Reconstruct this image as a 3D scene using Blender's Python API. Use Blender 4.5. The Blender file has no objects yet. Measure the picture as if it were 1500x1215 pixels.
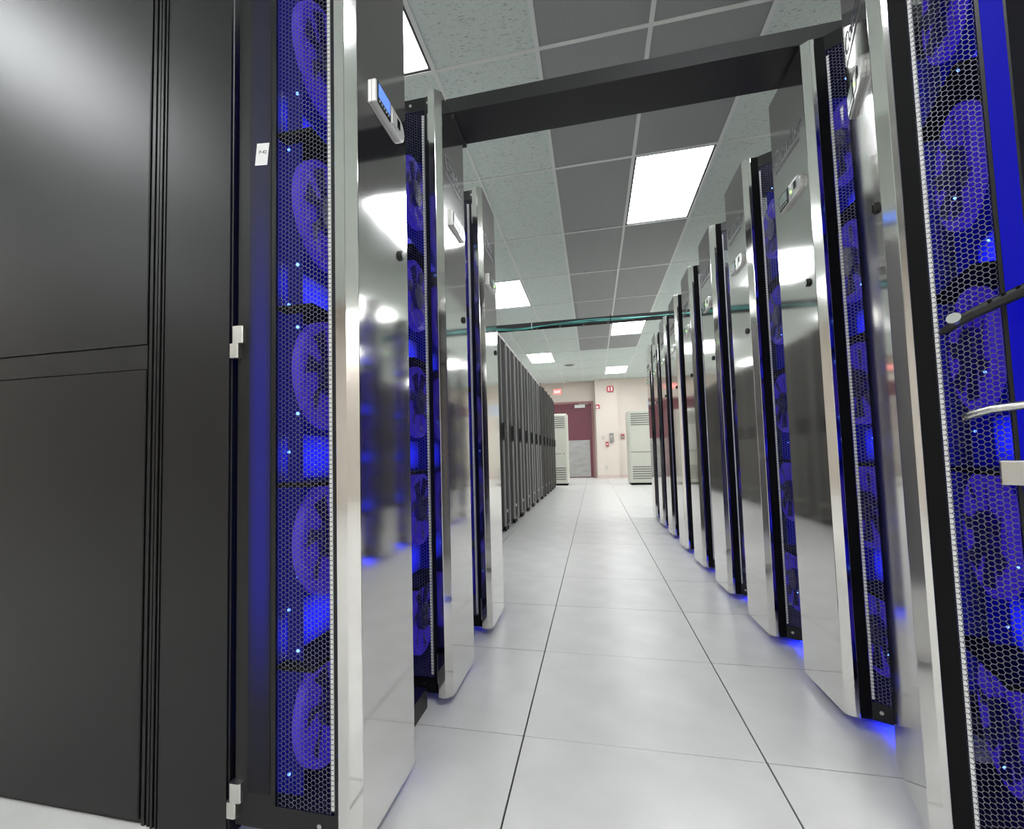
import bpy, math, random
from mathutils import Matrix, Vector
random.seed(7)
S = bpy.context.scene
COL = S.collection

# ------------------------------------------------------------------ camera
FPX, CX, CY = 727.376, 690.684, 622.342
YAW, PITCH, ROLL = -0.239977, 0.0627504, -0.0233824
CAM = Vector((0.21934, -1.42361, 0.78233))
fw = Vector((math.sin(YAW)*math.cos(PITCH), math.cos(YAW)*math.cos(PITCH), math.sin(PITCH)))
rt = Vector((math.cos(YAW), -math.sin(YAW), 0)); up = rt.cross(fw)
rt2 = math.cos(ROLL)*rt + math.sin(ROLL)*up; up2 = -math.sin(ROLL)*rt + math.cos(ROLL)*up
cd = bpy.data.cameras.new('camera'); cam = bpy.data.objects.new('camera', cd); COL.objects.link(cam)
cam.matrix_world = Matrix(((rt2.x, up2.x, -fw.x, CAM.x), (rt2.y, up2.y, -fw.y, CAM.y), (rt2.z, up2.z, -fw.z, CAM.z), (0, 0, 0, 1)))
cd.sensor_width = 36; cd.sensor_fit = 'HORIZONTAL'; cd.lens = FPX/1500*36
cd.shift_x = (750-CX)/1500; cd.shift_y = (CY-607.5)/1500; cd.clip_start = .02; cd.clip_end = 80
S.camera = cam

# ------------------------------------------------------------------ world, exposure
w = bpy.data.worlds.new('world'); S.world = w; w.use_nodes = True
w.node_tree.nodes['Background'].inputs[0].default_value = (.5, .52, .55, 1)
w.node_tree.nodes['Background'].inputs[1].default_value = .3
LAMP = 12.0          # troffer diffuser emission
BLUE = 0.8           # blue LED panels in the racks
S.view_settings.view_transform = 'Standard'; S.view_settings.look = 'None'
S.view_settings.exposure = 0.7; S.view_settings.gamma = 1; S.view_settings.use_curve_mapping = False
S.cycles.use_denoising = True
S.cycles.max_bounces = 6; S.cycles.diffuse_bounces = 4; S.cycles.glossy_bounces = 4
S.cycles.sample_clamp_indirect = 6.0; S.cycles.use_adaptive_sampling = True; S.cycles.adaptive_threshold = .05

# ------------------------------------------------------------------ materials
def mat(name, col, rough=.5, metal=0, spec=.5, emit=None, es=0, coat=0):
    m = bpy.data.materials.new(name); m.use_nodes = True
    b = m.node_tree.nodes['Principled BSDF']
    b.inputs['Base Color'].default_value = (*col, 1); b.inputs['Roughness'].default_value = rough
    b.inputs['Metallic'].default_value = metal; b.inputs['Specular IOR Level'].default_value = spec
    b.inputs['Coat Weight'].default_value = coat
    if emit:
        b.inputs['Emission Color'].default_value = (*emit, 1); b.inputs['Emission Strength'].default_value = es
    return m
def nd(m, t, **k):
    n = m.node_tree.nodes.new(t)
    for a, v in k.items():
        if hasattr(n, a): setattr(n, a, v)
        else: n.inputs[a].default_value = v
    return n
def lk(m, a, b): m.node_tree.links.new(a, b)
def B(m): return m.node_tree.nodes['Principled BSDF']
def coords(m, scale, kind='Object'):
    tc = nd(m, 'ShaderNodeTexCoord'); mp = nd(m, 'ShaderNodeMapping'); mp.inputs['Scale'].default_value = scale
    lk(m, tc.outputs[kind], mp.inputs['Vector']); return mp.outputs[0]
def vary(m, scale, c1, c2, lo=.35, hi=.65, detail=4, kind='Object', nscale=1.0):
    n = nd(m, 'ShaderNodeTexNoise', Scale=nscale, Detail=detail); lk(m, coords(m, scale, kind), n.inputs['Vector'])
    r = nd(m, 'ShaderNodeValToRGB'); r.color_ramp.elements[0].position = lo; r.color_ramp.elements[1].position = hi
    r.color_ramp.elements[0].color = (*c1, 1); r.color_ramp.elements[1].color = (*c2, 1)
    lk(m, n.outputs[0], r.inputs[0]); lk(m, r.outputs[0], B(m).inputs['Base Color']); return n
def bump(m, src, dist, strength=.3):
    b = nd(m, 'ShaderNodeBump', Distance=dist, Strength=strength); lk(m, src, b.inputs['Height']); lk(m, b.outputs[0], B(m).inputs['Normal'])
def noise_bump(m, scale, dist, strength=.3, detail=3, kind='Object'):
    n = nd(m, 'ShaderNodeTexNoise', Scale=1.0, Detail=detail); lk(m, coords(m, scale, kind), n.inputs['Vector']); bump(m, n.outputs[0], dist, strength)
def rough_vary(m, scale, lo, hi, kind='Object'):
    n = nd(m, 'ShaderNodeTexNoise', Scale=1.0, Detail=4); lk(m, coords(m, scale, kind), n.inputs['Vector'])
    r = nd(m, 'ShaderNodeMapRange'); r.inputs['To Min'].default_value = lo; r.inputs['To Max'].default_value = hi
    lk(m, n.outputs[0], r.inputs[0]); lk(m, r.outputs[0], B(m).inputs['Roughness'])

STEEL = mat('brushed_stainless', (.73, .72, .70), .2, 1)
rough_vary(STEEL, (6, 6, 1.2), .055, .11); noise_bump(STEEL, (9, 9, 300), .0003, .04)
STEEL2 = mat('plain_stainless', (.62, .60, .57), .28, 1)
GLINT = mat('added_white_backing', (.92, .92, .91), .5)  # added white, stands in for brightness seen through the edge holes
CHROME = mat('cast_silver', (.68, .67, .64), .3, 1); noise_bump(CHROME, (60, 60, 60), .001, .2)
BLACK = mat('black_satin_paint', (.0065, .0065, .007), .36, 0, .42); noise_bump(BLACK, (900, 900, 900), .0004, .12)
DKGRAY = mat('charcoal_paint', (.17, .17, .18), .4, .4, .5); noise_bump(DKGRAY, (900, 900, 900), .0004, .12)
VBLACK = mat('matte_black', (.004, .004, .0045), .7, 0, .15)
MESHM = mat('perforated_black_steel', (.13, .13, .15), .35, .5)
LINER = mat('liner_painted_glow', (.004, .004, .03), .5, 0, .2, emit=(.002, .003, 1), es=.07)  # LED spill inside the door, put into the liner's emission
FANM = mat('purple_fan_painted_glow', (.05, .03, .35), .5, 0, .3, emit=(.07, .03, 1), es=.15)  # LED light falling on the fans, put into their emission
BLADE = mat('fan_blade_plastic', (.03, .02, .28), .4, 0, .3)
RUB = mat('rubber_black', (.012, .012, .012), .5)
LEDP = mat('blue_led_panel', (.005, .005, .06), .5, emit=(.008, .014, 1), es=BLUE)
gr = nd(LEDP, 'ShaderNodeTexGradient', gradient_type='SPHERICAL'); gm = nd(LEDP, 'ShaderNodeMapping', vector_type='POINT'); gt = nd(LEDP, 'ShaderNodeTexCoord')
gm.inputs['Location'].default_value = (-.15*6.5, 0, 0); gm.inputs['Scale'].default_value = (6.5, 0, 15)
lk(LEDP, gt.outputs['Object'], gm.inputs['Vector']); lk(LEDP, gm.outputs[0], gr.inputs['Vector'])
mm = nd(LEDP, 'ShaderNodeMapRange'); mm.inputs['From Max'].default_value = .8; mm.inputs['To Min'].default_value = .06; mm.inputs['To Max'].default_value = BLUE
lk(LEDP, gr.outputs['Fac'], mm.inputs[0]); lk(LEDP, mm.outputs[0], B(LEDP).inputs['Emission Strength'])
LEDS = mat('blue_led_strip', (.01, .01, .2), .5, emit=(.012, .018, 1), es=5)
GLOWL = mat('dim_painted_glow', (.006, .006, .01), .5, 0, .3, emit=(.012, .012, 1), es=.07)  # blue reflection on the door edge, put into emission with a fade
gt = nd(GLOWL, 'ShaderNodeTexCoord'); gx = nd(GLOWL, 'ShaderNodeSeparateXYZ'); lk(GLOWL, gt.outputs['Generated'], gx.inputs[0])
ga = nd(GLOWL, 'ShaderNodeValToRGB'); e = ga.color_ramp.elements; e[0].position = 0; e[0].color = (0, 0, 0, 1); e[1].position = 1; e[1].color = (.05, .05, .05, 1)
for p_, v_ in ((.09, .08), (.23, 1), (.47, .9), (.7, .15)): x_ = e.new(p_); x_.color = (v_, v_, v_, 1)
gb = nd(GLOWL, 'ShaderNodeValToRGB'); e = gb.color_ramp.elements; e[0].position = 0; e[0].color = (.15, .15, .15, 1); e[1].position = 1; e[1].color = (.1, .1, .1, 1)
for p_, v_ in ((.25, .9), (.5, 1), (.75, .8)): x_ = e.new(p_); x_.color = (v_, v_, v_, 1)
gp = nd(GLOWL, 'ShaderNodeMath', operation='MULTIPLY'); gq = nd(GLOWL, 'ShaderNodeMath', operation='MULTIPLY'); gq.inputs[1].default_value = .12
lk(GLOWL, gx.outputs[1], gb.inputs[0]); lk(GLOWL, gx.outputs[2], ga.inputs[0]); lk(GLOWL, ga.outputs[0], gp.inputs[0]); lk(GLOWL, gb.outputs[0], gp.inputs[1]); lk(GLOWL, gp.outputs[0], gq.inputs[0]); lk(GLOWL, gq.outputs[0], B(GLOWL).inputs['Emission Strength'])
GLOWR = mat('painted_glow', (.002, .002, .02), .6, 0, .1, emit=(.0015, .002, 1), es=.24)  # blue spill from neighbouring racks, put into emission
GLOW = mat('added_floor_glow', (.01, .01, .05), .4, emit=(.01, .02, 1), es=9)  # added emitter, stands in for rack light leaking onto the floor
LEDD = mat('indicator_led', (.1, .2, .6), .5, emit=(.09, .22, 1), es=3)
LEDG = mat('green_led', (.1, .5, .05), .5, emit=(.25, 1, .08), es=4)
LCDB = mat('blue_lcd', (.02, .05, .2), .2, emit=(.13, .26, .85), es=.75)
LCDG = mat('grey_lcd', (.28, .34, .33), .12)
SILVER = mat('silver_plastic', (.62, .62, .60), .33, .5)
DARKGLASS = mat('dark_bezel', (.012, .012, .014), .15)
INK = mat('dark_lettering', (.085, .085, .10), .5, .2)
PAPER = mat('white_paper', (.85, .85, .85), .6)
LAMPM = mat('troffer_diffuser', (.9, .9, .9), .5, emit=(.95, .975, 1), es=LAMP)
WHITE = mat('white_enamel', (.78, .78, .76), .35)
TEE = mat('ceiling_tee_paint', (.72, .76, .74), .45)
ACTILE = mat('acoustic_tile', (.66, .72, .69), .9)
n = nd(ACTILE, 'ShaderNodeTexNoise', Scale=1.0, Detail=5, Distortion=1.2); lk(ACTILE, coords(ACTILE, (34, 78, 30)), n.inputs['Vector'])
r = nd(ACTILE, 'ShaderNodeValToRGB'); r.color_ramp.elements[0].position = .33; r.color_ramp.elements[1].position = .43
r.color_ramp.elements[0].color = (.40, .47, .45, 1); r.color_ramp.elements[1].color = (.645, .735, .70, 1)
lk(ACTILE, n.outputs[0], r.inputs[0]); lk(ACTILE, r.outputs[0], B(ACTILE).inputs['Base Color']); bump(ACTILE, r.outputs[0], .004, .5)
PERF = mat('perforated_metal_tile', (.235, .25, .25), .55, .1)
wv = nd(PERF, 'ShaderNodeTexVoronoi', Scale=1.0, Randomness=0.0); lk(PERF, coords(PERF, (110, 110, 1)), wv.inputs['Vector'])
r = nd(PERF, 'ShaderNodeValToRGB'); r.color_ramp.elements[0].position = .22; r.color_ramp.elements[1].position = .34
r.color_ramp.elements[0].color = (.15, .162, .165, 1); r.color_ramp.elements[1].color = (.36, .378, .38, 1)
lk(PERF, wv.outputs[0], r.inputs[0]); lk(PERF, r.outputs[0], B(PERF).inputs['Base Color'])
TILE = mat('raised_floor_laminate', (.62, .60, .575), .28, 0, .5)
n = vary(TILE, (5, 5, 5), (.655, .645, .625), (.75, .74, .72), .3, .7, 8, 'Object'); rough_vary(TILE, (9, 9, 9), .26, .40)
SEAM = mat('floor_seam', (.03, .026, .026), .8)
WALL = mat('cream_wall_paint', (.68, .615, .55), .6); noise_bump(WALL, (150, 150, 150), .0008, .2)
WALLG = mat('grey_wall_paint', (.62, .62, .60), .7)
BASEM = mat('vinyl_baseboard', (.62, .50, .47), .5)
MAROON = mat('maroon_door_paint', (.155, .045, .062), .45); noise_bump(MAROON, (120, 120, 120), .0006, .2)
KICK = mat('scuffed_kick_plate', (.5, .5, .49), .35, .85)
vary(KICK, (3, 3, 7), (.40, .40, .40), (.56, .56, .55), .3, .75, 7)
BEIGE = mat('beige_enamel', (.60, .605, .53), .45)
SLOT = mat('dark_slot', (.17, .175, .155), .6)
RED = mat('fire_red', (.52, .03, .05), .35)
EXITM = mat('exit_face', (.8, .2, .2), .5, emit=(1, .12, .1), es=1.2)
EXITL = mat('exit_letters', (.9, .7, .7), .5, emit=(1, .62, .6), es=1.5)
TEAL = mat('teal_cable_jacket', (.09, .42, .37), .45)
DUCT = mat('duct_black', (.011, .011, .012), .5, 0, .4); noise_bump(DUCT, (300, 300, 300), .0005, .15)
RACKD = mat('perforated_rack_door', (.022, .021, .02), .7, 0, .15)
RACKF = mat('grey_rack_frame', (.46, .45, .43), .5, .2)
BRONZE = mat('grey_cover', (.16, .15, .14), .5)

for m_ in (FANM, LINER, LEDD, GLOWL, LEDG, LCDB, EXITM, EXITL): m_.cycles.emission_sampling = 'NONE'   # too weak to be worth sampling as lamps

# ------------------------------------------------------------------ mesh helpers
class MB:
    def __init__(s): s.v = []; s.f = []
    def box(s, a, b):
        (x0, y0, z0), (x1, y1, z1) = a, b
        x0, x1 = min(x0, x1), max(x0, x1); y0, y1 = min(y0, y1), max(y0, y1); z0, z1 = min(z0, z1), max(z0, z1)
        i = len(s.v)
        s.v += [(x0, y0, z0), (x1, y0, z0), (x1, y1, z0), (x0, y1, z0), (x0, y0, z1), (x1, y0, z1), (x1, y1, z1), (x0, y1, z1)]
        s.f += [tuple(i+k for k in q) for q in ((0, 3, 2, 1), (4, 5, 6, 7), (0, 1, 5, 4), (1, 2, 6, 5), (2, 3, 7, 6), (3, 0, 4, 7))]
        return s
    def rbox(s, a, b, c=.003):        # box with chamfered upper and vertical edges
        (x0, y0, z0), (x1, y1, z1) = a, b
        poly = [(x0+c, y0), (x1-c, y0), (x1, y0+c), (x1, y1-c), (x1-c, y1), (x0+c, y1), (x0, y1-c), (x0, y0+c)]
        return s.prism(poly, z0, z1)
    def prism(s, poly, z0, z1):
        a = sum(poly[k][0]*poly[(k+1) % len(poly)][1]-poly[(k+1) % len(poly)][0]*poly[k][1] for k in range(len(poly)))
        if a < 0: poly = poly[::-1]
        i = len(s.v); n = len(poly)
        s.v += [(x, y, z0) for x, y in poly]+[(x, y, z1) for x, y in poly]
        s.f += [tuple(i+k for k in reversed(range(n))), tuple(i+n+k for k in range(n))]
        s.f += [(i+k, i+(k+1) % n, i+n+(k+1) % n, i+n+k) for k in range(n)]
        return s
    def extr(s, poly, axis, a, b):    # prism along x or y; poly in the other two axes (x:(y,z)  y:(x,z))
        t = MB().prism(poly, a, b); i = len(s.v)
        s.v += [((z, x, y) if axis == 'x' else (x, z, y)) for x, y, z in t.v]
        s.f += [tuple(i+k for k in (f if axis == 'x' else reversed(f))) for f in t.f]
        return s
    def cyl(s, p, q, r, n=16, r2=None):
        p, q = Vector(p), Vector(q); d = (q-p).normalized(); a = d.orthogonal().normalized(); b = d.cross(a)
        i = len(s.v); r2 = r if r2 is None else r2
        for c, rr in ((p, r), (q, r2)):
            for k in range(n):
                t = 2*math.pi*k/n; s.v.append(tuple(c+a*(rr*math.cos(t))+b*(rr*math.sin(t))))
        s.f += [tuple(i+k for k in reversed(range(n))), tuple(i+n+k for k in range(n))]
        s.f += [(i+k, i+(k+1) % n, i+n+(k+1) % n, i+n+k) for k in range(n)]
        return s
    def tube(s, pts, r, n=8, flat=1.0):
        pts = [Vector(p) for p in pts]; i0 = len(s.v)
        for j, p in enumerate(pts):
            d = (pts[min(j+1, len(pts)-1)]-pts[max(j-1, 0)]).normalized()
            a = d.cross(Vector((0, 0, 1)));
            if a.length < 1e-4: a = Vector((1, 0, 0))
            a.normalize(); b = a.cross(d)
            rr = r[j] if isinstance(r, (list, tuple)) else r
            for k in range(n):
                t = 2*math.pi*k/n; s.v.append(tuple(p+a*(rr*flat*math.cos(t))+b*(rr*math.sin(t))))
        m = len(pts)
        for j in range(m-1):
            for k in range(n):
                s.f.append((i0+j*n+k, i0+j*n+(k+1) % n, i0+(j+1)*n+(k+1) % n, i0+(j+1)*n+k))
        s.f += [tuple(i0+k for k in reversed(range(n))), tuple(i0+(m-1)*n+k for k in range(n))]
        return s
    def quad(s, *p):
        i = len(s.v); s.v += list(p); s.f.append(tuple(range(i, i+len(p)))); return s
    def mesh(s, name, m, smooth=False):
        me = bpy.data.meshes.new(name); me.from_pydata(s.v, [], s.f); me.update()
        me.materials.append(m)
        if smooth: me.polygons.foreach_set('use_smooth', [True]*len(me.polygons))
        return me
    def build(s, name, m, parent=None, smooth=False, loc=None, rz=None):
        return link(name, s.mesh(name, m, smooth), parent, loc, rz)
def link(name, me, parent=None, loc=None, rz=None):
    o = bpy.data.objects.new(name, me); COL.objects.link(o)
    if parent: o.parent = parent
    if loc: o.location = loc
    if rz is not None: o.rotation_euler = (0, 0, rz)
    return o
def tag(o, label=None, cat=None, group=None, kind=None):
    if label: o['label'] = label
    if cat: o['category'] = cat
    if group: o['group'] = group
    if kind: o['kind'] = kind
    return o
def thing(name, label, cat, loc=(0, 0, 0), rz=0, group=None):
    o = bpy.data.objects.new(name, None); COL.objects.link(o); o.empty_display_size = .1
    o.location = loc; o.rotation_euler = (0, 0, rz); return tag(o, label, cat, group)
def copy_tree(o, parent=None):
    c = o.copy(); COL.objects.link(c); c.parent = parent
    for ch in o.children: copy_tree(ch, c)
    return c
def bevel(o, wd, seg=2):
    b = o.modifiers.new('bevel', 'BEVEL'); b.width = wd; b.segments = seg; b.limit_method = 'ANGLE'; return o
def text_mesh(name, body, size, m, extrude=.0004):
    c = bpy.data.curves.new(name, 'FONT'); c.body = body; c.size = size; c.extrude = extrude; c.resolution_u = 3
    t = bpy.data.objects.new(name, c); COL.objects.link(t)
    dg = bpy.context.evaluated_depsgraph_get(); me = bpy.data.meshes.new_from_object(t.evaluated_get(dg))
    bpy.data.objects.remove(t); me.materials.clear(); me.materials.append(m); me.name = name; return me

# ================================================================== SETTING
T = .6096
X0R, X1R, Y0R, Y1R, H = -6.7, 6.7, -6.7, 14.84, 3.064
floor = MB().box((X0R, Y0R, -.03), (X1R, Y1R+.06, -.006)).build('floor', SEAM); tag(floor, kind='structure')
def tile_mesh(gx, gy):
    return MB().rbox((gx/2, gy/2, -.006), (T-gx/2, T-gy/2, 0), .002).mesh('floor_tile', TILE)
TM = {0: tile_mesh(.0045, .0022), 1: tile_mesh(.0045, .0042)}
rest = MB()
for i in range(-11, 11):
    for j in range(-11, 25):
        if -3 <= i <= 3 and -5 <= j <= 24:
            o = link('floor_tile', TM[0 if i == 0 or j > 2 else 1], floor, (i*T, j*T, random.uniform(-.0004, .0004)))
        else:
            rest.box((i*T+.002, j*T+.002, -.006), ((i+1)*T-.002, min((j+1)*T-.002, Y1R), 0))
tag(rest.build('floor_tile', TILE, floor), kind='stuff')

# ceiling: tees, tiles, troffer openings
GX, GY, CW, CL = -.0073, 2.4867, T, 1.2192
ceil = MB().box((X0R, Y0R, H+.12), (X1R, Y1R+.06, H+.16)).build('ceiling', WALLG); tag(ceil, kind='structure')
I0, I1, J0, J1 = -11, 11, -7, 10
lamps = set()
for i in range(I0, I1):
    if (i-1) % 3 == 0:
        for j in range(J0, J1):
            ph = 0 if ((i-1)//3) % 2 == 0 else 2
            if (j-ph) % 4 == 0: lamps.add((i, j))
ctm = {}
ctm['ac'] = [MB().box((.004, .004, .006), (CW-.004, CL-.004, .02)).mesh('ceiling_tile', ACTILE)]
ctm['pf'] = [MB().box((.004, .004, .006), (CW-.004, CL-.004, .02)).mesh('ceiling_tile', PERF)]
crest = {'ac': MB(), 'pf': MB()}
for i in range(I0, I1):
    for j in range(J0, J1):
        if (i, j) in lamps: continue
        k = 'pf' if (i in (0, 1) and j <= 5) else 'ac'
        x, y = GX+i*CW, GY+j*CL
        if y+CL > Y1R+.3: continue
        if -4 <= i <= 4 and -2 <= j <= 9: link('ceiling_tile', ctm[k][0], ceil, (x, y, H))
        else: crest[k].box((x+.004, y+.004, H+.006), (x+CW-.004, y+CL-.004, H+.02))
tag(crest['ac'].build('ceiling_tile', ACTILE, ceil), kind='stuff'); tag(crest['pf'].build('ceiling_tile', PERF, ceil), kind='stuff')
mt = MB().box((-.012, Y0R, 0), (.012, Y1R, .006)).box((-.004, Y0R, .006), (.004, Y1R, .04)).mesh('ceiling_tee', TEE)
for i in range(I0, I1+1): link('ceiling_tee', mt, ceil, (GX+i*CW, 0, H))
ct = MB().box((.012, -.012, .0005), (CW-.012, .012, .006)).box((.012, -.004, .006), (CW-.012, .004, .03)).mesh('ceiling_tee', TEE)
trest = MB()
for i in range(I0, I1):
    for j in range(J0, J1+1):
        y = GY+j*CL
        if y > Y1R: continue
        if -4 <= i <= 4 and -2 <= j <= 10: link('ceiling_tee', ct, ceil, (GX+i*CW, y, H))
        else: trest.box((GX+i*CW+.012, y-.012, H+.0005), (GX+(i+1)*CW-.012, y+.012, H+.006))
tag(trest.build('ceiling_tee', TEE, ceil), kind='stuff')
fr = MB()
for a, b in (((.013, .013, .004), (.028, CL-.013, .03)), ((CW-.028, .013, .004), (CW-.013, CL-.013, .03)),
             ((.028, .013, .004), (CW-.028, .028, .03)), ((.028, CL-.028, .004), (CW-.028, CL-.013, .03))): fr.box(a, b)
frm = fr.mesh('frame', mat('troffer_frame', (.05, .05, .048), .5))
dfm = MB().box((.028, .028, .012), (CW-.028, CL-.028, .02)).mesh('diffuser', LAMPM)
hsm = MB().box((.013, .013, .03), (CW-.013, CL-.013, .09)).mesh('housing', WHITE)
LN = {(1, 0): 'large bright ceiling light panel among grey metal tiles right of the aisle', (-2, -2): 'ceiling light panel partly hidden behind the nearest left steel rack',
      (-2, 2): 'ceiling light panel just above the thin black cable tray, left of the aisle', (1, 4): 'small ceiling light panel right of the aisle just below the cable tray',
      (-2, 6): 'ceiling light panel above the row of black cabinets toward the exit sign', (1, 8): 'farthest small ceiling light panel in front of the cream pilaster'}
for (i, j) in sorted(lamps):
    y = GY+j*CL
    if y+CL > Y1R+.01 or y < Y0R: continue
    seen = (i, j) in LN
    t = thing('ceiling_light', LN.get((i, j), 'recessed rectangular ceiling light outside the picture'), 'ceiling light', (GX+i*CW, y, H), 0,
              'recessed ceiling lights over the aisle' if seen else 'ceiling lights outside the picture')
    link('frame', frm, t); link('diffuser', dfm, t); link('housing', hsm, t)

# walls
for nm, a, b, m in (('wall_left', (X0R-.1, Y0R, 0), (X0R, Y1R, H+.15), WALL), ('wall_right', (X1R, Y0R, 0), (X1R+.1, Y1R, H+.15), WALL),
                    ('wall_near', (X0R, Y0R-.1, 0), (X1R, Y0R, H+.15), WALL)):
    tag(MB().box(a, b).build(nm, m), kind='structure')
DX0, DX1, DZ = -1.83, .255, 2.44
wf = MB().box((X0R, Y1R, 0), (DX0, Y1R+.1, H+.15)).box((DX0, Y1R, DZ), (DX1, Y1R+.1, H+.15)).box((DX1, Y1R, 0), (X1R, Y1R+.1, H+.15))
tag(wf.build('wall_far', WALL), kind='structure')
PY = 14.44
pil = MB().box((.32, PY, 0), (.98, Y1R, H+.006)).build('trim_1', WALL); tag(pil, 'cream wall pilaster beside the maroon door', None, None, 'structure')
tag(MB().box((.98, 14.55, 0), (X1R, Y1R-.001, H+.006)).build('wall_far_step', WALL), kind='structure')
tag(MB().box((.315, PY-.008, 0), (.985, PY, .1)).build('baseboard_pilaster', BASEM), kind='structure')
tag(MB().box((.985, 14.542, 0), (X1R, 14.55, .1)).build('baseboard_far', BASEM), kind='structure')
# double door
dr = bpy.data.objects.new('door_1', None); COL.objects.link(dr); dr.location = (0, Y1R, 0); tag(dr, 'maroon double door with a steel kick plate', None, None, 'structure')
FRM = mat('maroon_frame_paint', (.34, .17, .17), .45)
f = MB()
f.box((DX0, -.03, 0), (DX0+.06, .1, DZ)).box((DX1-.06, -.03, 0), (DX1, .1, DZ)).box((DX0+.06, -.03, DZ-.06), (DX1-.06, .1, DZ))
f.build('door_frame', FRM, dr)
for a, b in ((DX0+.062, -.789), (-.785, DX1-.062)):
    bevel(MB().box((a, .005, .012), (b, .05, DZ-.064)).build('door_leaf', MAROON, dr), .003)
MB().box((-.573, -.001, .036), (.105, .005, 1.198)).build('kick_plate', KICK, dr)
MB().box((-1.45, -.001, .036), (-.85, .005, 1.198)).build('kick_plate', KICK, dr)
cl = MB().rbox((-.33, -.055, 2.235), (.0, .005, 2.335), .008).build('door_closer', SILVER, dr)
MB().cyl((-.17, -.03, 2.335), (-.17, -.03, 2.365), .012).box((-.17, -.035, 2.35), (.1, -.02, 2.362)).build('closer_arm', STEEL2, cl)
MB().box((-.7, -.008, -.0), (-.2, .03, .011)).build('threshold', STEEL2, dr)

# ================================================================== SERVER RACKS
W, ZT, ZB = .28, 2.018, .03
FANZ = (.225, .60, .98, 1.37, 1.76)
PITCHR = .627
def hexnet(path, z0, z1, p=.0098, web=.00072):
    """perforated sheet along a plan polyline: flat-topped hexagon holes"""
    seg = []; L = 0
    for a, b in zip(path, path[1:]):
        d = math.dist(a, b); seg.append((L, d, a, b)); L += d
    def at(s):
        for l, d, a, b in seg:
            if s <= l+d+1e-9 or (l, d, a, b) == seg[-1]:
                t = (s-l)/d; return (a[0]+(b[0]-a[0])*t, a[1]+(b[1]-a[1])*t)
    R = p/math.sqrt(3); R2 = R-web*2/math.sqrt(3); dx = 1.5*R; nc = int((L-2*R)/dx)+1; off = (L-((nc-1)*dx))/2
    nr = int((z1-z0)/p); m = MB()
    for c in range(nc):
        cs = off+c*dx
        for r_ in range(nr):
            cz = z0+(r_+.5+(.25 if c % 2 else -.25))*p
            i = len(m.v)
            for rad in (R, R2):
                for k in range(6):
                    s = min(max(cs+rad*math.cos(k*math.pi/3), 0), L); x, y = at(s)
                    m.v.append((x, y, cz+rad*math.sin(k*math.pi/3)))
            m.f += [(i+k, i+(k+1) % 6, i+6+(k+1) % 6, i+6+k) for k in range(6)]
    return m

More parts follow.
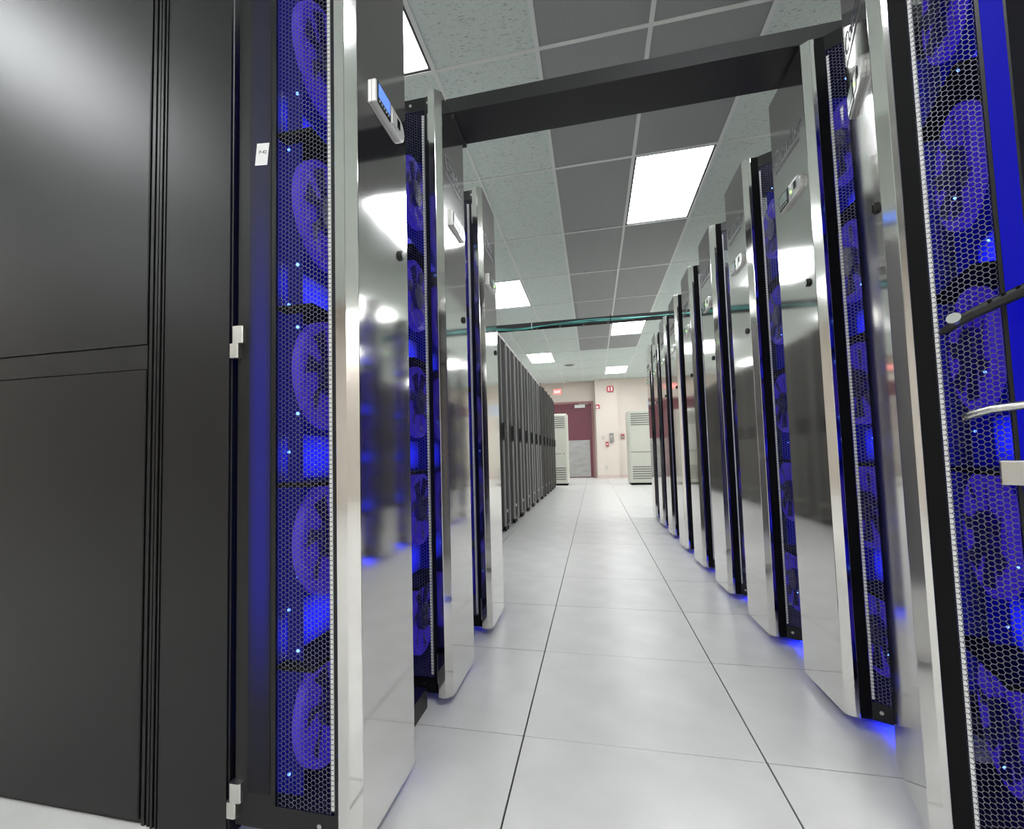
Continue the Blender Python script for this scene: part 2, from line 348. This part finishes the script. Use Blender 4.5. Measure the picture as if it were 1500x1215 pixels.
def make_pod(root):
    """parts of the deep front door, in local axes: x to the right of a person facing it, y into the rack"""
    P = {}
    fp = MB().prism([(0, 0), (W, 0), (W+.016, .020), (W+.016, .031), (W-.004, .042), (.01, .046), (-.02, .043), (-.02, .020)], ZB, ZT).build('front_panel', STEEL, root)
    bevel(fp, .0008, 1)
    outline = [(.006, .046), (.010, .060), (.010, .275), (W-.03, .275), (W+.062, .182), (W+.062, .142), (W+.056, .120), (W+.046, .100), (W+.0185, .0585), (W+.004, .0645), (W-.012, .0485)]
    f = MB().prism(outline, ZB, .078).prism(outline, 1.972, ZT)
    f.box((.004, .0432, .078), (.018, .064, 1.972)).box((.008, .20, .078), (.014, .275, 1.972)).prism([(.014, .262), (W-.035, .262), (W+.058, .168), (W+.062, .182), (W-.03, .275), (.014, .275)], .078, 1.972).box((.011, .275, ZB), (.018, .297, ZT))
    f.box((W+.056, .142, .078), (W+.062, .182, 1.972))
    f.build('door_frame', BLACK, root)
    MB().prism([(W+.0135, .0325), (W+.018, .058), (W+.004, .064), (W-.012, .048), (W-.003, .0422)], ZB, ZT).build('edge_seal', VBLACK, root)
    MB().box((.05, .165, .078), (.056, .262, 1.972)).prism([(.056, .245), (W-.04, .245), (W+.05, .155), (W+.055, .16), (W-.038, .255), (.056, .255)], .078, 1.972).build('inner_liner', LINER, root)
    MB().rbox((.0068, .212, .10), (.0082, .266, 1.96), .0004).build('painted_glow', GLOWL, root)  # hinge-side strip carrying the painted blue reflection
    MB().rbox((W+.0618, .148, .09), (W+.0632, .178, 1.96), .0004).build('painted_glow', GLOWR, root)  # latch-side strip carrying the painted blue spill
    MB().box((W-.02, .10, ZB-.006), (W+.035, .18, ZB)).build('added_floor_glow', GLOW, root)  # added under the door to throw the blue pool below
    hexnet([(.011, .064), (.011, .20)], .078, 1.972).build('mesh_screen', MESHM, root)
    hexnet([(W+.016, .057), (W+.046, .100), (W+.056, .120), (W+.059, .142)], .078, 1.972).build('mesh_screen', MESHM, root)
    MB().box((.0128, .0655, .085), (.0138, .0765, 1.955)).build('added_edge_backing', GLINT, root)  # added backing that makes the edge holes read bright
    MB().prism([(W+.0155, .061), (W+.0195, .0665), (W+.0185, .0672), (W+.0145, .0617)], .085, 1.955).build('added_edge_backing', GLINT, root)
    # fans
    ring = MB(); n = 36
    q = lambda r, t, y: (r*math.cos(t), y, r*math.sin(t))
    prof = ((.128, .168), (.128, .150), (.122, .146), (.112, .150), (.080, .156), (.046, .158))
    for k in range(n):
        a, b = 2*math.pi*k/n, 2*math.pi*(k+1)/n
        for (r0, y0), (r1, y1) in zip(prof, prof[1:]):
            ring.quad(q(r0, a, y0), q(r1, a, y1), q(r1, b, y1), q(r0, b, y0))
    ringm = ring.mesh('fan', FANM, True)
    hub = MB().cyl((0, .142, 0), (0, .18, 0), .046, 20).mesh('hub', BLADE)
    bl = MB()
    for k in range(7):
        t = 2*math.pi*k/7; t2 = t+.62
        q = lambda r, a, y: (r*math.cos(a), y, r*math.sin(a))
        bl.quad(q(.045, t, .148), q(.110, t+.12, .140), q(.110, t2-.1, .148), q(.045, t2-.25, .155))
    blm = bl.mesh('blades', BLADE)
    for z in FANZ:
        fo = link('fan', ringm, root, (.145, 0, z)); link('hub', hub, fo); link('blades', blm, fo)
    lp = MB().rbox((.03, .200, -.05), (.27, .212, .05), .002).mesh('led_panel', LEDP)
    br = MB().box((.02, .12, -.066), (W+.02, .205, -.056)).mesh('bracket', VBLACK)
    for z in (.41, .79, 1.175, 1.57):
        pz = link('led_panel', lp, root, (0, 0, z)); link('bracket', br, pz)
    dots = MB()
    for k, z in enumerate((.18, .376, .532, .726, .884, 1.077, 1.219, 1.415, 1.62, 1.79)):
        dots.cyl((.048, .172, z), (.045, .172, z), .0035, 8)
        dots.cyl((W+.022, .105+.02*(k % 3), z+.03+.05*(k % 2)), (W+.026, .103+.02*(k % 3), z+.03+.05*(k % 2)), .0021, 8)
    for z in (.12, .46, .80, 1.13, 1.49): dots.cyl((.048, .194, z), (.045, .194, z), .003, 8)
    tag(dots.build('indicator_lights', LEDD, root), kind='stuff')
    # screws on the door frame
    sc = MB().cyl((0, .001, 0), (0, -.003, 0), .005, 10).mesh('screw', STEEL2)
    for x, y, z, rz in ((.010, .115, 1.995, -90), (.010, .052, 1.995, -90), (.010, .10, .055, -90), (W+.030, .076, .055, 55), (W+.060, .16, 1.995, 90), (W+.060, .16, .055, 90)):
        s = link('screw', sc, root, (x, y, z), math.radians(rz))
    # clips beside the steel panel
    for z in (.11, 1.90): MB().box((-.0065, .0445, z-.045), (.003, .0505, z+.045)).build('clip', STEEL2, root)
    # light strip in the gap behind the door
    MB().box((.20, .2755, .09), (.205, .283, 1.95)).build('light_strip', LEDS, root)
    # hinges
    for z in (1.043, .085):
        h = MB().rbox((-.004, .275, z-.004), (.016, .302, z+.034), .003).build('hinge', CHROME, root)
        MB().rbox((-.004, .287, z-.036), (.016, .309, z-.004), .003).build('hinge_pin_block', CHROME, h)
    # lock
    k = MB().cyl((W-.05, .001, 1.29), (W-.05, -.005, 1.29), .0125, 20).build('lock_knob', RUB, root)
    MB().cyl((W-.05, -.005, 1.29), (W-.05, -.008, 1.29), .0085, 16).build('lock_core', DARKGLASS, k)
    return root

def display(root, blue):
    """control panel in the steel front: silver bezel, screen at its left, rounded right end"""
    zc, x0, x1, hh = 1.612, .072, .248, .028
    poly = [(x0, zc-hh), (x1-.03, zc-hh)]+[(x1-.03+.03*math.sin(t), zc-hh*math.cos(t)) for t in (math.pi*k/8 for k in range(1, 8))]+[(x1-.03, zc+hh), (x0, zc+hh)]
    d = MB().extr(poly, 'y', -.0105, .002).build('control_panel', SILVER, root); bevel(d, .003, 2)
    MB().box((x0+.006, -.0125, zc-.025), (x0+.080, -.0100, zc+.025)).build('screen_bezel', DARKGLASS, d)
    MB().box((x0+.011, -.0135, zc-.011), (x0+.075, -.0122, zc+.021)).build('screen', LCDB if blue else LCDG, d)
    MB().box((x0+.092, -.0125, zc-.018), (x0+.118, -.0100, zc+.018)).build('keypad', SILVER, d)
    MB().box((x0+.126, -.0122, zc-.006), (x0+.142, -.0100, zc+.016)).build('badge', DARKGLASS, d)
    for k in range(5): MB().cyl((x0+.016+k*.0125, -.0124, zc-.0178), (x0+.016+k*.0125, -.0138, zc-.0178), .0026, 8).build('button', SILVER, d)
    if not blue: MB().cyl((x0+.106, -.0124, zc-.004), (x0+.106, -.0142, zc-.004), .004, 10).build('status_light', LEDG, d)
BIG = text_mesh('lettering', 'Condor', .072, INK)
MARK = MB(); random.seed(3); xx = 0
while xx < .2:
    ww = random.choice((.004, .006, .007)); MARK.box((xx, 0, 0), (xx+ww, .0005, .012)); xx += ww+.003
MARKM = MARK.mesh('small_lettering', INK)
def lettering(root):
    o = link('lettering', BIG, root, (.02, -.0006, 1.772)); o.rotation_euler = (math.pi/2, 0, 0)
    link('small_lettering', MARKM, root, (.03, -.0006, 1.745))

BODY = MB().rbox((.006, .31, .0), (PITCHR-.004, 1.45, 2.012), .004).mesh('cabinet_body', BLACK)
def rack(label, loc, rz, blue, group):
    t = thing('server_rack', label, 'server rack', loc, rz, group)
    for ch in PROTO.children: copy_tree(ch, t)
    display(t, blue); lettering(t)
    return t
PROTO = thing('server_rack', 'stainless-fronted server rack at the near left, blue-lit control screen, black side panels', 'server rack', (-.237, -.505, 0), math.pi/2, 'stainless-fronted server racks')
make_pod(PROTO)
first = PROTO
lefts = [None, 'second stainless server rack on the left, under the end of the black duct', 'third stainless server rack on the left, before the row of black cabinets']
rights = ['nearest right stainless server rack, its deep front door standing ajar with latch lever', 'second right stainless server rack, carrying the right end of the black duct',
          'third stainless server rack on the right', 'fourth stainless server rack on the right', 'fifth stainless server rack on the right', 'sixth stainless server rack on the right',
          'seventh stainless server rack on the right, under the end of the cable tray', 'eighth stainless server rack on the right, second from the far end', 'last stainless server rack on the right, nearest the beige air unit']
LR = []
for k in (1, 2):
    LR.append(rack(lefts[k], (-.237, -.505+k*PITCHR, 0), math.pi/2, False, 'stainless-fronted server racks'))
RR = []
YN = .232
for k in range(9):
    if k == 0: loc, rz = (.8905, .007, 0), math.radians(-90-16.7)
    else: loc, rz = (.88, YN+(k-1)*PITCHR+W, 0), -math.pi/2
    RR.append(rack(rights[k], loc, rz, False, 'stainless-fronted server racks'))
display(PROTO, True)
for t in [PROTO]+LR+RR[1:]: link('cabinet_body', BODY, t)
b = MB().rbox((.006, .31, .0), (PITCHR-.004, 1.45, 2.012), .004).build('cabinet_body', DKGRAY, RR[0])
Mpod = Matrix.Translation((.8905, .007, 0)) @ Matrix.Rotation(math.radians(-106.7), 4, 'Z')
Mbody = Matrix.Translation((.88, YN-PITCHR+W, 0)) @ Matrix.Rotation(-math.pi/2, 4, 'Z')
b.matrix_basis = Mpod.inverted() @ Mbody
# plinths along the rows
for k, t in enumerate([PROTO]+LR):
    MB().box((.31, .079, 0), (PITCHR-.025, .30, .06)).build('plinth', BLACK, t)
    s = MB().cyl((.40, .079, .02), (.40, .076, .02), .005, 10).build('plinth_screw', STEEL2, t)

# the end rack: side panels toward the camera (local x = 0 plane, y into the rack)
sp = MB().box((-.001, .31, 0), (.006, .482, 2.02)).build('side_strip', BLACK, PROTO)
for a, b_ in ((.484, .488), (.494, .500), (.506, .512), (.518, .526)): MB().box((-.003 if a < .5 else .000, a, .0), (.006, b_, 2.02)).build('side_rail', BLACK, PROTO)
MB().rbox((-.002, .532, 1.056), (.006, 1.42, 2.018), .002).build('side_panel', BLACK, PROTO)
MB().rbox((-.002, .532, .012), (.006, 1.42, .996), .002).build('side_panel', BLACK, PROTO)
MB().box((.0, .530, .999), (.006, 1.42, 1.053)).build('side_panel_rail', BLACK, PROTO)
st = MB().box((0, 0, 0), (.0008, .031, .05)).build('paper_label', PAPER, PROTO, loc=(.0055, .221, 1.435)); st.rotation_euler = (math.radians(6), 0, 0)
tx = text_mesh('label_print', 'P-42', .011, INK, .0002); o = link('label_print', tx, st, (-.0003, .024, .026)); o.rotation_euler = (math.pi/2, 0, -math.pi/2)

# latch hardware on the open near-right door
t = RR[0]
lv = MB().tube([(.327, .062, .990), (.333, .068, .993), (.345, .080, 1.004), (.36, .098, 1.013), (.404, .148, 1.033), (.425, .175, 1.043)], [.004, .0075, .009, .0095, .0105, .0105], 10).build('latch_lever', RUB, t, True)
MB().cyl((.346, .080, 1.007), (.3555, .0745, 1.011), .0105, 20).build('lever_badge', CHROME, lv)
for q in (.3, .5, .7): MB().cyl((.36+.06*q+.006, .098+.07*q-.004, 1.0155+.03*q), (.36+.06*q+.0085, .098+.07*q-.005, 1.0195+.03*q), .0032, 10).build('lever_hole', VBLACK, lv)
MB().box((W+.062, .17, 1.02), (.43, .20, 1.06)).build('lever_mount', RUB, lv)
hd = MB().tube([(.341, .081, .829), (.352, .092, .836), (.370, .111, .842), (.395, .141, .845), (.416, .168, .843), (.425, .188, .838), (.40, .205, .835), (W+.060, .21, .835)], [.0055, .007, .0075, .0075, .0075, .0075, .0075, .008], 10).build('door_handle', CHROME, t, True)
ch = MB().prism([(.376, .112), (.384, .108), (.42, .15), (.425, .19), (W+.060, .19), (W+.060, .17), (.385, .14)], .712, .754).build('catch', CHROME, t); bevel(ch, .003, 2)
MB().prism([(.388, .116), (.400, .130), (.398, .133), (.386, .119)], .720, .746).build('catch_plate', STEEL, ch)

# ================================================================== BLACK DUCT, CABLE TRAY
d = MB().extr([(.255, 2.036), (.45, 2.036), (.45, 2.092), (.255, 2.092)], 'x', -.262, 1.30).build('overhead_duct', DUCT)
bevel(d, .002, 1); tag(d, 'wide matte black duct bridging the aisle overhead between the stainless racks', 'duct')
MB().box((-.262, .262, 2.0185), (-.23, .443, 2.036)).box((1.0, .262, 2.0185), (1.30, .443, 2.036)).build('foot', DUCT, d)
tr = thing('cable_tray', 'thin black cable tray crossing the aisle overhead carrying teal cables', 'cable tray', (0, 3.5, 2.04))
MB().box((-1.5, -.05, 0), (1.9, -.04, .05)).build('side_rail', DUCT, tr); MB().box((-1.5, .04, 0), (1.9, .05, .05)).build('side_rail', DUCT, tr)
rg = MB().box((0, -.04, 0), (.02, .04, .006)).mesh('rung', DUCT)
for k in range(15): link('rung', rg, tr, (-1.45+k*.23, 0, 0))
for k, (yo, zo, a, p) in enumerate(((-.060, .012, .007, 0), (-.069, .016, .009, 1.7), (-.078, .006, .006, 3.1))):
    pts = [(-.75+i*.09, 3.5+yo+.004*math.sin(i*.9+p), 2.04+zo+a*math.sin(i*.55+p)-.022*math.exp(-((i-3)/2.5)**2)) for i in range(21)]
    c = MB().tube(pts, .0034, 7).build('network_cable', TEAL, None, True)
    tag(c, ['teal network cable highest of the bundle on the cable tray', 'teal network cable sagging most along the cable tray', 'teal network cable lowest of the bundle on the cable tray', 'teal network cable frontmost of the bundle on the cable tray'][k], 'cable', 'teal cables on the overhead tray')
for k, x in enumerate((-.33, .42)):
    tie = MB().box((-.003, -.088, -.012), (.003, -.084, .052)).box((-.003, -.084, .048), (.003, -.036, .052)).box((-.003, -.084, -.012), (.003, -.036, -.008)).build('cable_tie', WHITE if k == 0 else VBLACK, tr, loc=(x, 0, 0))

# ================================================================== BLACK SERVER CABINETS (left, far)
def cabinet_meshes(wd, zt, dark):
    G = {}
    G['cabinet_body'] = MB().box((.004, .03, .06), (wd-.004, 1.0, zt)).box((.0, .02, zt-.02), (wd, .05, zt)).mesh('cabinet_body', VBLACK if dark else BLACK)
    G['frame_post'] = MB().box((0, -.010, .05), (.022, .03, zt)).mesh('frame_post', BRONZE if dark else RACKF)
    G['door'] = MB().box((.034, .0, .08), (wd*.5-.02, .028, zt-.03)).box((wd*.5+.02, 0, .08), (wd-.034, .028, zt-.03)).mesh('door', VBLACK if dark else RACKD)
    G['centre_rail'] = MB().box((wd*.5-.012, -.016, .08), (wd*.5+.012, .026, .93)).box((wd*.5-.006, -.006, 1.10), (wd*.5+.006, .026, zt-.03)).mesh('centre_rail', BRONZE if dark else RACKF)
    G['handle'] = MB().prism([(wd*.5-.022, -.03), (wd*.5+.022, -.03), (wd*.5+.03, .0), (wd*.5-.03, 0)], .95, 1.10).mesh('handle', RUB)
    G['foot'] = MB().box((.03, .06, 0), (wd-.03, .95, .06)).mesh('foot', RUB)
    G['caster'] = MB().cyl((.06, .02, .03), (.06, .05, .03), .03, 12).cyl((wd-.06, .02, .03), (wd-.06, .05, .03), .03, 12).mesh('caster', RUB)
    G['latch'] = MB().box((wd*.72, -.006, .20), (wd*.80, .002, .23)).mesh('latch', STEEL2)
    if not dark: G['top_trim'] = MB().box((0, -.004, zt-.03), (wd, .02, zt)).mesh('top_trim', RACKF)
    return G
GA, GB = cabinet_meshes(.59, 2.0, False), cabinet_meshes(.60, 2.03, True)
ORD = ['first', 'second', 'third', 'fourth', 'fifth', 'sixth', 'seventh', 'eighth']
for k in range(8):
    c = thing('server_cabinet', 'black cabinet hidden just behind the third left steel rack' if k == 0 else f'{ORD[k-1]} grey-trimmed black server cabinet past the third left steel rack', 'server cabinet', (-.66, 2.57+k*.59, 0), math.pi/2, 'grey-trimmed black server cabinets')
    for nm, me in GA.items(): link(nm, me, c)
for k in range(5):
    c = thing('server_cabinet', f'{ORD[k]} of five plain darker server cabinets before the left air unit', 'server cabinet', (-.65, 7.30+k*.60, 0), math.pi/2, 'plain darker server cabinets')
    for nm, me in GB.items(): link(nm, me, c)

# ================================================================== AIR UNITS
def air_unit(label, x0, x1, y, depth, zt):
    t = thing('air_conditioner', label, 'air conditioner', (x0, y, 0))
    wd = x1-x0
    f = MB().prism([(.035, 0), (wd-.035, 0), (wd, .04), (wd, depth), (0, depth), (0, .04)], .05, zt).build('casing', BEIGE, t); bevel(f, .02, 3)
    MB().box((.03, .03, 0), (wd-.03, depth-.03, .05)).build('base', VBLACK, t)
    xa, xb = .07, wd-.06
    for z in [1.69-.052*k for k in range(6)]: MB().box((xa, -.004, z-.011), (xb, .006, z+.011)).build('louvre', SLOT, t)
    for z in [.43-.055*k for k in range(6)]: MB().box((xa, -.004, z-.012), (xb, .006, z+.012)).build('louvre', SLOT, t)
    MB().box((xa-.02, -.003, .775), (xb-.1, .006, .79)).build('panel_seam', SLOT, t)
    MB().box((xb-.05, -.004, .772), (xb-.02, .006, .793)).build('badge', BRONZE, t)
    return t
air_unit('beige louvred air unit partly hidden by the black cabinets, in front of the maroon door', -.98, -.40, 11.0, .55, 1.77)
air_unit('beige louvred air unit at the far end of the right rack row', 1.03, 1.72, 11.0, .75, 1.77)

# ================================================================== WALL FITTINGS
t = thing('exit_sign', 'lit red exit sign on the wall above the maroon door', 'exit sign', (-.855, Y1R, 2.79))
bevel(MB().box((-.15, -.05, -.105), (.15, 0, .105)).build('housing', mat('sign_housing', (.8, .62, .58), .5), t), .006)
MB().box((-.115, -.054, -.075), (.115, -.05, .075)).build('face', EXITM, t)
me = text_mesh('letters', 'EXIT', .12, EXITL); o = link('letters', me, t, (-.105, -.0555, -.042)); o.rotation_euler = (math.pi/2, 0, 0); o.scale = (.8, 1, 1)
t = thing('fire_alarm', 'red fire alarm strobe high on the cream pilaster', 'fire alarm', (.779, PY, 2.745))
pts = [(-.075, -.095), (.075, -.095), (.108, -.05), (.108, .05), (.075, .095), (-.075, .095), (-.108, .05), (-.108, -.05)]
bevel(MB().extr(pts, 'y', -.05, 0).build('body', RED, t), .006)
for x in (-.045, .045): MB().rbox((x-.02, -.062, -.06), (x+.02, -.05, .05), .004).build('lens', mat('strobe_lens', (.85, .7, .7), .2), t)
t = thing('fire_horn', 'small red and white fire horn at the left edge of the pilaster', 'fire alarm', (.385, PY, 2.213))
bevel(MB().box((-.055, -.06, -.065), (.055, 0, .065)).build('body', RED, t), .006)
MB().cyl((-.01, -.06, -.015), (-.01, -.085, -.015), .038, 16).build('lens', mat('horn_lens', (.8, .75, .75), .25), t)
MB().box((-.03, -.05, -.10), (.04, 0, -.065)).build('bracket', WHITE, t)
t = thing('wall_panel', 'grey metal wall panel box on the cream pilaster', 'control box', (.762, PY, 1.243))
bevel(MB().box((-.058, -.06, -.137), (.058, 0, .137)).build('case', mat('box_grey', (.24, .23, .22), .45), t), .005)
MB().box((-.03, -.064, -.02), (.03, -.06, .07)).build('window', mat('box_window', (.42, .41, .39), .3), t); MB().cyl((0, -.06, -.07), (0, -.07, -.07), .014, 12).build('button', SILVER, t)
MB().cyl((0, -.01, .137), (0, -.01, .29), .004, 8).build('conduit', WHITE, t)
t = thing('light_switch', 'grey light switch plate left of the wall panel', 'switch', (.512, PY, 1.247))
bevel(MB().box((-.033, -.008, -.055), (.033, 0, .055)).build('plate', mat('switch_grey', (.48, .45, .42), .4), t), .003); MB().box((-.008, -.018, -.016), (.008, -.008, .016)).build('toggle', WHITE, t)
t = thing('pull_station', 'small red fire alarm pull station under the grey wall panel', 'fire alarm', (.627, PY, 1.045))
bevel(MB().box((-.046, -.045, -.073), (.046, 0, .073)).build('body', mat('pull_red', (.42, .06, .07), .4), t), .008); MB().box((-.03, -.055, -.02), (.03, -.045, .01)).build('pull_bar', WHITE, t)
t = thing('wall_outlet', 'grey electrical outlet low on the cream pilaster', 'outlet', (.576, PY, .327))
bevel(MB().box((-.033, -.008, -.055), (.033, 0, .055)).build('plate', mat('outlet_grey', (.45, .43, .39), .4), t), .003)
for z in (-.024, .024): MB().cyl((0, -.008, z), (0, -.012, z), .017, 14).build('socket', WHITE, t)
t = thing('thermostat', 'small grey and red wall device beside the right air unit', 'wall device', (1.097, 14.55, 1.268))
bevel(MB().box((-.052, -.04, -.075), (.052, 0, .035)).build('body', mat('device_brown', (.25, .13, .13), .45), t), .005)
MB().box((-.052, -.03, .048), (.052, 0, .075)).build('strip', RED, t); MB().box((-.02, -.044, -.04), (.02, -.04, .0)).build('dial', SILVER, t)
t = thing('wall_board', 'pale blue framed board on the far wall above the right air unit', 'board', (1.85, 14.55, 2.05))
MB().box((0, -.02, 0), (.8, 0, .4)).build('frame', SILVER, t); MB().box((.03, -.024, .03), (.77, -.02, .37)).build('face', mat('board_blue', (.55, .62, .75), .4), t)
t = thing('smoke_detector', 'round white smoke detector on the ceiling near the far wall', 'smoke detector', (-.636, 14.4, H))
MB().cyl((0, 0, 0), (0, 0, -.035), .065, 20, .05).build('body', WHITE, t); MB().cyl((0, 0, -.035), (0, 0, -.05), .03, 16).build('sensor', WHITE, t)
t = thing('ceiling_speaker', 'round grey ceiling vent beyond the left far light panel', 'vent', (-.312, 11.53, H+.006))
MB().cyl((0, 0, 0), (0, 0, -.012), .15, 28).build('rim', TEE, t); MB().cyl((0, 0, -.012), (0, 0, -.016), .12, 28).build('grille', BRONZE, t)
